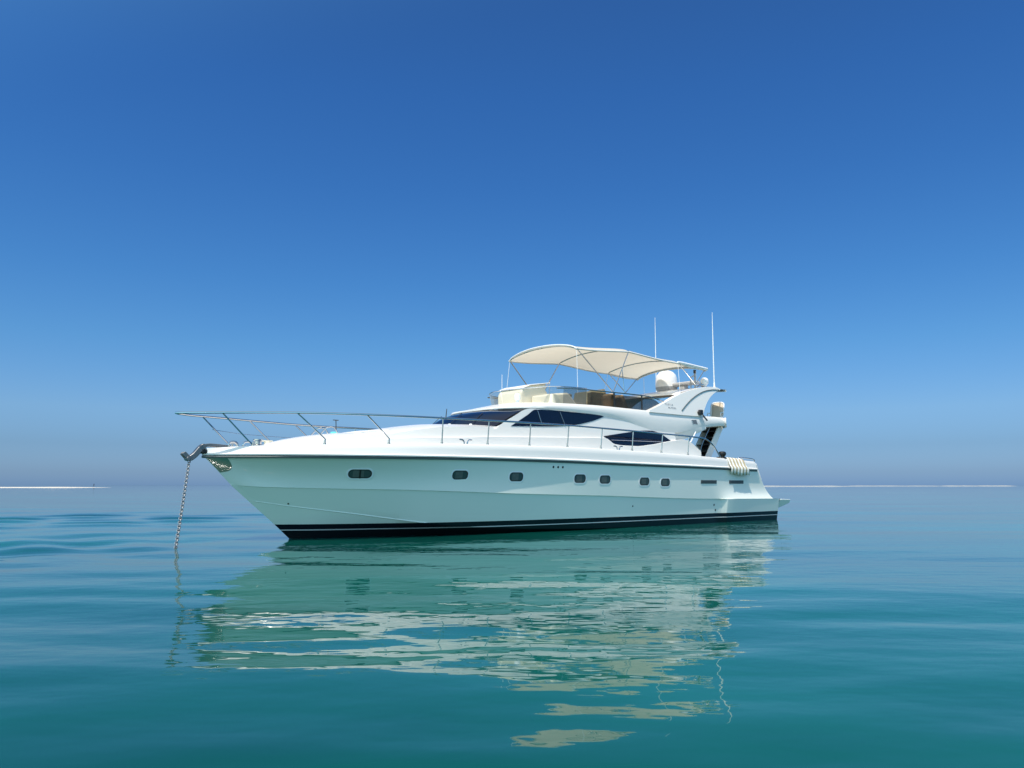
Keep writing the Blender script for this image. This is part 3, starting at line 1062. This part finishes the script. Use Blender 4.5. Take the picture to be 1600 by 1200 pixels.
s = MB(); s.box((-11.6, -1.66, 3.95), (4.4, .14, .42)); s.build("backrest", M['brown'], sofa, bevel=.05, segs=3)
for x, rk in ((-9.95, 18), (-10.45, 30)):
    s = MB(); s.box((x, 1.42, 3.84), (.16, .50, .48), Matrix.Rotation(R(rk), 3, 'Y')); s.build("loose_cushion", M['tan'], yacht, bevel=.06, segs=3)
s = MB(); s.box((-9.5, 1.28, 3.60), (1.0, .62, .14)); s.build("seat_cushion", M['tan'], yacht, bevel=.05, segs=3)
s = MB(); s.box((-11.2, .45, 3.74), (1.15, .65, .05)); s.tube([(-11.2, .45, 3.33), (-11.2, .45, 3.74)], .05, 10); s.build("table", M['teak'], yacht, bevel=.015)
# smoked wind panel with its rail along both sides
panel_top = spline([(-8.72, 3.98), (-8.95, 4.03), (-10.2, 4.03), (-11.4, 4.03), (-11.85, 3.99), (-12.05, 3.90)])
b = MB()
b.panel(-8.72, -12.05, panel_top, lambda x: fly_top(x) + .02, lambda x, z: 1.72, .012, nx=40, nz=2)
both_sides(b.build("wind_panel", M['smoked'], yacht))
b = MB()
rp = smooth_path([(-7.55, 1.62, 4.05), (-8.3, 1.75, 4.07), (-9.5, 1.76, 4.08), (-11.0, 1.76, 4.09), (-11.7, 1.75, 4.06), (-12.3, 1.74, 3.97), (-12.7, 1.72, 4.05)], 8)
b.tube(rp[:-8], .020, 8)
rail = b.build("flybridge_rail", M['steel'], yacht)
for x in (-9.85, -11.15):
    b = MB(); b.tube([(x, 1.755, fly_top(x)), (x, 1.755, 4.08)], .026, 8); b.build("rail_post", M['black'], rail)
both_sides(rail)

# ------------------------------------------------------------------ bimini
bows = [(-8.42, 5.38, 1.58), (-10.75, 5.53, 1.62), (-13.25, 5.42, 1.62), (-14.85, 5.36, 1.58)]
bz = spline([(x, z) for x, z, _ in bows]); by = spline([(x, y) for x, _, y in bows])
camber = .19
b = MB()
rows = []
bx = sorted(set([round(v, 4) for v in np.linspace(-8.42, -14.85, 46)] + [q[0] for q in bows]), reverse=True)
for x in bx:
    # the cloth sags a little between its hoops
    seg = [q[0] for q in bows]
    sag = 0
    for a, c in zip(seg, seg[1:]):
        if c <= x <= a:
            t = (x - a) / (c - a); sag = -.055 * math.sin(math.pi * t)
    row = []
    for k in range(25):
        s = -1 + 2 * k / 24
        fr = 1 - .25 * sstep(.9, 1, abs(s)) * 0
        row.append((x + (.10 * (1 - s * s) if x == bx[0] else 0), by(x) * s, bz(x) + sag * (1 - .3 * abs(s)) + camber * (1 - abs(s) ** 2.3) - .055 * abs(s) ** 14))
    rows.append(row)
b.grid(rows)
# hem hanging at the edges
for s in (0, -1):
    b.grid([[r[s] for r in rows], [(r[s][0], r[s][1] * .995, r[s][2] - .035) for r in rows]])
b.grid([rows[0], [(p[0] - .015, p[1], p[2] - .06) for p in rows[0]]])
b.grid([rows[-1], [(p[0], p[1], p[2] - .09) for p in rows[-1]]])
bim = b.build("bimini_canopy", M['canopy'], yacht, angle=50)
b = MB()
b.tube(smooth_path([(-13.2, 1.63, 5.39), (-14.0, 1.61, 5.36), (-14.9, 1.59, 5.32)], 4), [.035] + [.055] * 8, 10)
both_sides(b.build("rolled_curtain", M['antenna'], bim))
b = MB()
b.tube([r[0] for r in rows[::-1]] + list(rows[0][1:-1]) + [r[-1] for r in rows], .020, 6)
b.build("sunlit_edge_tube", M['antenna'], bim)  # white tube added along the canopy edge to stand in for the sunlit hem
for i, (x, z, y) in enumerate(bows):
    b = MB()
    b.tube([(x, y * s * .985, z - .035 + camber * (1 - abs(s) ** 2.3)) for s in np.linspace(-1, 1, 21)], .019, 8)
    b.build("hoop", M['steel'], bim)
node1 = (-9.85, 1.72, 4.09)
node2 = (-14.2, 1.60, 4.72)
poles = [(bows[0], node1), (bows[1], node1), (bows[2], node2), (bows[3], node2)]
for bw, nd in poles:
    b = MB(); b.tube([(bw[0], bw[2] * .985, bw[1] - .03), nd], .017, 8)
    both_sides(b.build("pole", M['steel'], bim))
b = MB(); b.tube([tuple(lerp(a, c, .45) for a, c in zip((bows[1][0], bows[1][2], bows[1][1]), node1)), (-10.35, 1.74, 4.10)], .012, 6)
both_sides(b.build("brace", M['steel'], bim))
for (xa, ya, za), (xb, yb, zb) in (((-8.44, 1.56, 5.36), (-8.35, 1.68, 3.95)), ((-13.25, 1.6, 5.40), (-13.1, 1.78, 4.30)), ((-14.8, 1.2, 5.3), (-14.8, 1.2, 4.68))):
    b = MB(); b.tube([(xa, ya, za), (lerp(xa, xb, .5), lerp(ya, yb, .5), lerp(za, zb, .5)), (xb, yb, zb)], .007, 6)
    both_sides(b.build("strap", M['antenna'], bim))
b = MB(); b.tube([(-7.93, -1.35, 3.60), (-7.93, -1.35, 4.80)], [.012, .008], 6); b.build("whip_antenna", M['antenna'], yacht)

# ------------------------------------------------------------------ bow rail
rail_pts = [(2.50, 0, 2.83), (2.42, .12, 2.83), (2.28, .25, 2.832), (2.0, .47, 2.835), (1.5, .76, 2.847), (1.0, 1.02, 2.857), (.5, 1.30, 2.865), (0, 1.53, 2.87), (-.5, 1.73, 2.872), (-1, 1.90, 2.873),
            (-2, 2.11, 2.876), (-3.13, 2.21, 2.885), (-4.48, 2.33, 2.89), (-5.84, 2.40, 2.895), (-7.23, 2.43, 2.895), (-8.57, 2.44, 2.88), (-9.91, 2.45, 2.86), (-11.3, 2.44, 2.835), (-12.65, 2.42, 2.81),
            (-13.35, 2.40, 2.785), (-13.62, 2.40, 2.75), (-14.0, 2.39, 2.56), (-14.42, 2.36, 2.19)]
half = smooth_path(rail_pts, 5)
b = MB()
b.tube([(p.x, -p.y, p.z) for p in half[::-1]] + [tuple(p) for p in half[1:]], .025, 8)
bow_rail = b.build("guard_rail", M['steel'], yacht)


def rail_at(x):
    return min(half, key=lambda p: abs(p.x - x))


def stanchion(xt, xb, kink):
    t = rail_at(xt)
    yb = rub_y(xb) - .11
    zb = top_z(xb)
    foot = Vector((xb, yb, zb))
    b = MB()
    if kink:
        k = foot + Vector((0.0, 0, .13))
        b.tube(smooth_path([t, k + (t - k) * .08, k + Vector((-.01, 0, -.03)), foot], 4), .0165, 8)
    else:
        b.tube([t, foot], .0165, 8)
    b.lathe([(.035, 0), (.035, .025), (.024, .035), (.024, .09), (.017, .095)], 12, foot)
    both_sides(b.build("stanchion", M['steel'], bow_rail))


for xt, xb, kink in ((1.70, .98, False), (.30, -.36, True), (-1.22, -1.78, True), (-3.13, -3.14, False), (-4.48, -4.47, False), (-5.84, -5.83, False), (-7.23, -7.2, False), (-8.57, -8.53, False),
                     (-9.91, -9.88, False), (-11.3, -11.26, False), (-12.65, -12.62, False)):
    stanchion(xt, xb, kink)
b = MB()
b.tube([(1.45, -.72, 2.55), (.6, -1.14, 2.5), (-.4, -1.60, 2.5), (-1.2, -1.86, 2.5)], .006, 6)
b.build("lifeline", M['steel'], bow_rail)
b = MB()
b.tube([(-3.20, 2.22, 2.86), (-3.23, 2.22, 3.12)], [.014, .010], 6)
b.build("flag_staff", M['darkgrey'], yacht)

# cleats along the side deck: two curved horns
def horn_cleat(x, s=1.0):
    b = MB()
    y = rub_y(x) - .13
    z = top_z(x)
    for d in (-1, 1):
        b.tube(smooth_path([(x + d * .045 * s, y, z - .01), (x + d * .06 * s, y, z + .06 * s), (x + d * .11 * s, y, z + .105 * s), (x + d * .20 * s, y, z + .105 * s)], 5), [.020 * s] * 11 + [.019 * s] * 4 + [.012 * s], 8)
    return b.build("cleat", M['steel'], yacht)


for x in (-3.83, -9.29):
    both_sides(horn_cleat(x))

# foredeck fittings
b = MB()
b.lathe([(.12, 0), (.12, .04), (.085, .06), (.085, .13), (.11, .15), (.11, .18), (.001, .19)], 20, (.62, .0, 2.14))
b.build("windlass", M['steel'], yacht)
for x, y in ((1.25, .14), (.98, .30), (1.10, -.30)):
    b = MB()
    b.tube(smooth_path([(x + .10, y, 2.10), (x + .10, y, 2.18), (x + .05, y, 2.23), (x - .05, y, 2.23), (x - .10, y, 2.18), (x - .10, y, 2.10)], 5), .022, 8)
    b.build("fairlead", M['steel'], yacht)
b = MB()
b.tube([(.25, -.35, 2.16), (.25, -.35, 2.30)], .07, 12); b.box((.25, -.35, 2.305), (.26, .10, .03))
b.build("mooring_bollard", M['cream'], yacht, bevel=.01)
b = MB()
b.tube(smooth_path([(-.74, -.25, 2.38), (-.98, -.25, 2.64), (-1.04, -.25, 2.68), (-1.20, -.25, 2.67), (-1.33, -.25, 2.50)], 5), .018, 8)
b.tube(smooth_path([(-.74, .25, 2.38), (-.98, .25, 2.64), (-1.04, .25, 2.68), (-1.20, .25, 2.67), (-1.33, .25, 2.50)], 5), .018, 8)
b.tube([(-1.10, -.25, 2.68), (-1.10, .25, 2.68)], .018, 8)
b.build("sunpad_rail", M['steel'], yacht)
b = MB()
b.tube([(-1.40, 0, 2.49), (-1.38, 0, 2.88)], .012, 6); b.tube([(-1.30, 0, 2.88), (-1.45, 0, 2.88)], .012, 6)
b.build("flag_staff", M['darkgrey'], yacht)
b = MB()
for i in range(9):
    pass
b.panel(-1.55, -3.0, lambda x: 2.57 + .085 * (-1.55 - x), lambda x: 2.45 + .085 * (-1.55 - x), lambda x, z: .95, 1.9, nx=8, nz=2)
b.build("sun_pad", M['deck'], yacht, bevel=.03)
b = MB()
b.box((-2.3, 0, 2.50), (.5, .5, .02)); b.build("deck_hatch", M['glass'], yacht, bevel=.02)

# bow roller with its forked nose
b = MB()
arm = smooth_path([(1.35, 0, 2.12), (1.60, 0, 2.14), (1.80, 0, 2.14), (1.92, 0, 2.08), (2.05, 0, 1.92), (2.16, 0, 1.83)], 4)
rows = []
for i, p in enumerate(arm):
    t = (arm[min(i + 1, len(arm) - 1)] - arm[max(i - 1, 0)]).normalized()
    n = Vector((-t.z, 0, t.x)) * (.035 if i < 10 else .06)
    rows.append([p + n + Vector((0, .08, 0)), p - n + Vector((0, .08, 0)), p - n + Vector((0, -.08, 0)), p + n + Vector((0, -.08, 0))])
b.grid(rows, close=True)
b.add(rows[-1], [(0, 1, 2, 3)]); b.add(rows[0], [(3, 2, 1, 0)])
roller = b.build("bow_roller", M['galv'], yacht, bevel=.012)
b = MB()
b.prism([(2.10, 1.80), (2.20, 1.78), (2.34, 1.93), (2.30, 1.98), (2.26, 1.98), (2.16, 1.88)], .04, .085)
b.prism([(2.10, 1.80), (2.20, 1.78), (2.34, 1.93), (2.30, 1.98), (2.26, 1.98), (2.16, 1.88)], -.085, -.04)
b.tube([(2.20, -.10, 1.83), (2.20, .10, 1.83)], .045, 12)
b.build("roller_fork", M['galv'], roller, bevel=.008)
b = MB(); b.box((1.86, 0, 2.0), (.12, .18, .10)); b.build("roller_bracket", M['black'], roller, bevel=.02)

# stern: handrail, winch, stairs to the flying bridge
b = MB()
b.tube(smooth_path([(-15.6, 2.28, 2.10), (-15.65, 2.28, 2.19), (-15.9, 2.28, 2.20), (-16.4, 2.27, 2.18), (-16.6, 2.26, 2.14), (-16.62, 2.26, 2.05)], 4), .017, 8)
both_sides(b.build("grab_rail", M['steel'], yacht))
b = MB()
b.lathe([(.13, 0), (.13, .03), (.09, .05), (.08, .08), (.12, .13), (.135, .18), (.12, .23), (.07, .255), (.001, .26)], 20, (-14.62, 2.30, 2.13))
b.box((-14.45, 2.30, 2.16), (.16, .12, .08))
both_sides(b.build("mooring_winch", M['black'], yacht, bevel=.008))
st0, st1 = Vector((-14.40, 0, 1.30)), Vector((-15.55, 0, 3.34))
st0.x = -14.05
b = MB()
for y in (1.02, 1.62):
    d = (st1 - st0)
    n = Vector((-d.z, 0, d.x)).normalized() * .13
    b.add([st0 + n + Vector((0, y, 0)), st0 - n + Vector((0, y, 0)), st1 - n + Vector((0, y, 0)), st1 + n + Vector((0, y, 0)),
           st0 + n + Vector((0, y + .05, 0)), st0 - n + Vector((0, y + .05, 0)), st1 - n + Vector((0, y + .05, 0)), st1 + n + Vector((0, y + .05, 0))],
          [(0, 1, 2, 3), (7, 6, 5, 4), (0, 4, 5, 1), (1, 5, 6, 2), (2, 6, 7, 3), (3, 7, 4, 0)])
stairs = b.build("stairs", M['gelcoat'], yacht, bevel=.01)
for k in range(8):
    p = st0.lerp(st1, (k + .6) / 8.4)
    b = MB(); b.box((p.x, 1.345, p.z), (.30, .60, .045)); b.build("tread", M['darkgrey'], stairs, bevel=.008)
b = MB()
b.add([st0 + Vector((-.12, 1.04, .02)), st1 + Vector((-.12, 1.04, .0)), st1 + Vector((-.12, 1.64, 0)), st0 + Vector((-.12, 1.64, .02))], [(0, 1, 2, 3)])
b.build("riser_board", M['darkgrey'], stairs, solid=.02)
for y in (1.04, 1.66):
    b = MB()
    b.tube(smooth_path([st0.lerp(st1, .35) + Vector((.12, y, .05)), st0.lerp(st1, .40) + Vector((.35, y, .35)), st0.lerp(st1, .7) + Vector((.38, y, .35)), st0.lerp(st1, .98) + Vector((.35, y, .28))], 5), .016, 8)
    b.build("handrail", M['steel'], stairs)
# pilot seat and table seen across the cockpit
b = MB(); b.box((-16.0, 0, 1.55), (.6, 3.2, .5)); s_ = b.build("cockpit_bench", M['gelcoat'], yacht, bevel=.05)
b = MB(); b.box((-15.95, 0, 1.85), (.6, 3.1, .12)); b.build("seat_cushion", M['canvas'], s_, bevel=.05, segs=3)
b = MB(); b.tube([(-13.32, 1.98, 2.66), (-13.62, 1.98, 3.02)], .022, 8); both_sides(b.build("ensign_socket", M['antenna'], yacht))


# ------------------------------------------------------------------ things that are not the yacht
def to_world(p):
    return yacht_mat @ Vector(p)


yacht_mat = Matrix.Translation((-5.51, 18.5, 0)) @ Matrix.Rotation(YAW, 4, 'Z')

# anchor chain, link by link
top_p = Vector((2.16, 0, 1.79)); bot_p = Vector((2.82, 1.52, -.12))
nlink = 46
ctrl = []
for i in range(nlink + 1):
    t = i / nlink
    p = top_p.lerp(bot_p, t)
    p.z -= .10 * math.sin(math.pi * t) * .5
    ctrl.append(p)
chain = empty("anchor_chain", to_world((bot_p.x, bot_p.y, 0)), YAW)
tag(chain, "grey galvanised anchor chain hanging from the yacht's bow roller into the water", "chain")
link = None
for i in range(nlink):
    a, c = ctrl[i], ctrl[i + 1]
    d = (c - a)
    t = d.normalized()
    side = t.orthogonal().normalized()
    side = (Matrix.Rotation(R(45 + 90 * (i % 2)), 3, t) @ side)
    ctr = (a + c) / 2 - Vector((bot_p.x, bot_p.y, 0))
    if link is None:
        b = MB()
        L_ = d.length * .62; w_ = .028
        pts = []
        for k in range(16):
            an = 2 * math.pi * k / 16
            pts.append((math.cos(an) * w_, 0, math.sin(an) * w_ + math.copysign(L_ - w_, math.sin(an)) * (1 if abs(math.sin(an)) > 1e-6 else 0)))
        b.tube(pts, .0115, 6, closed=True)
        link = b.build("chain_link", M['chain'], chain)
        o = link
    else:
        o = link.copy(); COL.objects.link(o)
    o.parent = chain
    up = t
    x_ = side
    y_ = up.cross(x_)
    o.matrix_basis = Matrix.Translation(ctr) @ Matrix((x_, y_, up)).transposed().to_4x4()

# striped towel over the bulwark
b = MB()
rows = []
for i in range(29):
    u = i / 28
    x = lerp(-14.70, -15.68, u)
    yo = rub_y(x); zt = top_z(x); zr = rub_z(x)
    fold = .004 * math.sin(u * 5.2 * 2 * math.pi) + .004 * math.sin(u * 19 + 1)
    low = 1.64 - .07 * u ** .7 + .02 * math.sin(u * 9)
    prof = [(yo - .42, zt - .20), (yo - .36, zt - .02), (yo - .24, zt + .020), (yo - .10, zt + .024), (yo - .045, zt - .01), (yo + .0, lerp(zt, zr, .35)), (yo + .050, lerp(zt, zr, .72)), (yo + .098, zr + .05),
            (yo + .100, zr - .03), (yo + .088, lerp(zr, low, .5)), (yo + .080, low)]
    row = []
    for j, (y, z) in enumerate(prof):
        k = sstep(3, 9, j)
        row.append((x - (.10 * k) * (u - .1) + .01 * math.sin(j + u * 7) - .05 * k, y + fold * (.35 + .9 * k) + .030, z + .022 * (1 - k)))
    rows.append(row)
b.grid(rows)
towel = b.build("towel", M['canvas'], None, angle=80, solid=.012)
mt, n, l, p = new_mat("striped_terry")
at = n.new("ShaderNodeTexCoord"); sp = n.new("ShaderNodeSeparateXYZ"); l.new(at.outputs['Object'], sp.inputs[0])
wv = n.new("ShaderNodeMath"); wv.operation = 'MULTIPLY'; wv.inputs[1].default_value = 2 * math.pi / .20; l.new(sp.outputs['X'], wv.inputs[0])
sn = n.new("ShaderNodeMath"); sn.operation = 'SINE'; l.new(wv.outputs[0], sn.inputs[0])
rp_ = n.new("ShaderNodeValToRGB"); rp_.color_ramp.elements[0].position = .50; rp_.color_ramp.elements[0].color = (.50, .42, .27, 1); rp_.color_ramp.elements[1].position = .62; rp_.color_ramp.elements[1].color = (.84, .83, .78, 1)
mr_ = n.new("ShaderNodeMapRange"); mr_.inputs['From Min'].default_value = -1; l.new(sn.outputs[0], mr_.inputs['Value']); l.new(mr_.outputs[0], rp_.inputs[0]); l.new(rp_.outputs[0], p.inputs['Base Color'])
p.inputs['Roughness'].default_value = .95; p.inputs['Specular IOR Level'].default_value = .1
towel.data.materials[0] = mt
# its origin at the bulwark top
off = Vector((-15.2, 2.3, 2.10))
towel.data.transform(Matrix.Translation(-off))
towel.matrix_world = yacht_mat @ Matrix.Translation(off)
tag(towel, "white and beige striped towel draped over the yacht's side near the stern", "towel")

# deck chair on the aft end of the flying bridge
cp = Vector((-15.82, 1.24, 3.30))
chair = empty("deck_chair", to_world(cp), YAW + R(20))
chair.scale = (.84, .84, .84)
tag(chair, "white framed deck chair with beige sling on the aft corner of the upper deck", "chair")
ang = R(20)
b = MB()
side = [(.25, .42), (-.12, .46), (-.26, .60), (-.38, .88), (-.43, 1.00)]
half_ = [(x, .27, z) for x, z in side] + [(-.47, .25, 1.08), (-.51, .18, 1.13), (-.53, .08, 1.145)]
loop = smooth_path(half_ + [(x, -y, z) for x, y, z in half_[::-1]], 5)
b.tube(loop, .034, 8)
b.build("frame", M['antenna'], chair)
for y in (-.27, .27):
    b = MB(); b.tube([(.28, y, .0), (.02, y, .42)], .024, 8); b.build("leg", M['antenna'], chair)
    b = MB(); b.tube([(-.22, y, .0), (-.06, y, .45)], .024, 8); b.build("leg", M['antenna'], chair)
    b = MB(); b.tube(smooth_path([(.20, y * 1.05, .0), (.20, y * 1.05, .55), (.10, y * 1.05, .64), (-.26, y * 1.05, .66)], 4), .020, 8); b.build("armrest", M['antenna'], chair)
b = MB()
pth = smooth_path([(.25, 0, .42), (-.12, 0, .46), (-.26, 0, .60), (-.38, 0, .88), (-.43, 0, 1.00), (-.50, 0, 1.12)], 5)
b.grid([[(q.x, y, q.z) for y in np.linspace(-1, 1, 7) * (.25 if q.z < 1.0 else .25 - .7 * (q.z - 1.0))] for q in pth])
b.build("sling", M['beige'], chair, solid=.02)

# rolled turquoise cloth lying on the foredeck
b = MB()
b.tube([(0, -.10, 0), (0, -.07, 0), (0, .07, 0), (0, .10, 0)], [.025, .04, .04, .02], 12)
roll = b.build("rolled_cloth", M['turq'], None)
roll.matrix_world = yacht_mat @ Matrix.Translation((-1.33, .05, 2.545)) @ Matrix.Rotation(R(60), 4, 'Z')
tag(roll, "small turquoise rolled cloth lying on the white foredeck", "cloth")

# far walker on the sandbar
def person():
    bm = bmesh.new()
    J = {'hip': (0, 0, .92), 'chest': (0.03, 0, 1.30), 'neck': (.06, 0, 1.50), 'head': (.09, 0, 1.66), 'crown': (.10, 0, 1.78),
         'kneel': (.12, .10, .50), 'footl': (.10, .10, .05), 'toel': (.24, .10, .03), 'kneer': (-.06, -.10, .50), 'footr': (-.26, -.10, .07), 'toer': (-.13, -.10, .03),
         'shl': (.04, .20, 1.42), 'ell': (-.06, .25, 1.15), 'hal': (.06, .26, .93), 'shr': (.04, -.20, 1.42), 'elr': (.22, -.26, 1.28), 'har': (.40, -.20, 1.42),
         'hl': (0, .09, .90), 'hr': (0, -.09, .90)}
    rad = {'hip': .15, 'chest': .16, 'neck': .06, 'head': .10, 'crown': .08, 'kneel': .06, 'footl': .045, 'toel': .035, 'kneer': .06, 'footr': .045, 'toer': .035, 'shl': .065, 'ell': .045, 'hal': .035,
           'shr': .065, 'elr': .045, 'har': .035, 'hl': .09, 'hr': .09}
    V = {k: bm.verts.new(v) for k, v in J.items()}
    for a, c in (('hip', 'chest'), ('chest', 'neck'), ('neck', 'head'), ('head', 'crown'), ('hip', 'hl'), ('hl', 'kneel'), ('kneel', 'footl'), ('footl', 'toel'), ('hip', 'hr'), ('hr', 'kneer'), ('kneer', 'footr'),
                 ('footr', 'toer'), ('chest', 'shl'), ('shl', 'ell'), ('ell', 'hal'), ('chest', 'shr'), ('shr', 'elr'), ('elr', 'har')):
        bm.edges.new((V[a], V[c]))
    bm.verts.index_update()
    me = bpy.data.meshes.new("person")
    keys = list(J)
    bm.to_mesh(me); bm.free()
    o = bpy.data.objects.new("person", me)
    COL.objects.link(o)
    sk = o.modifiers.new("skin", 'SKIN')
    for i, k in enumerate(keys):
        me.skin_vertices[0].data[i].radius = (rad[k], rad[k])
    me.skin_vertices[0].data[0].use_root = True
    o.modifiers.new("smooth", 'SUBSURF').levels = 1
    me.materials.append(M['skin'])
    return o


try:
    me_test = True
    per = person()
except Exception as ex:
    print("person:", ex)
    per = None
if per:
    per.location = (-217, 402, 0.30)
    per.rotation_euler = (0, 0, R(-20))
    tag(per, "tiny dark figure standing at the end of the white sandbar on the horizon", "person")
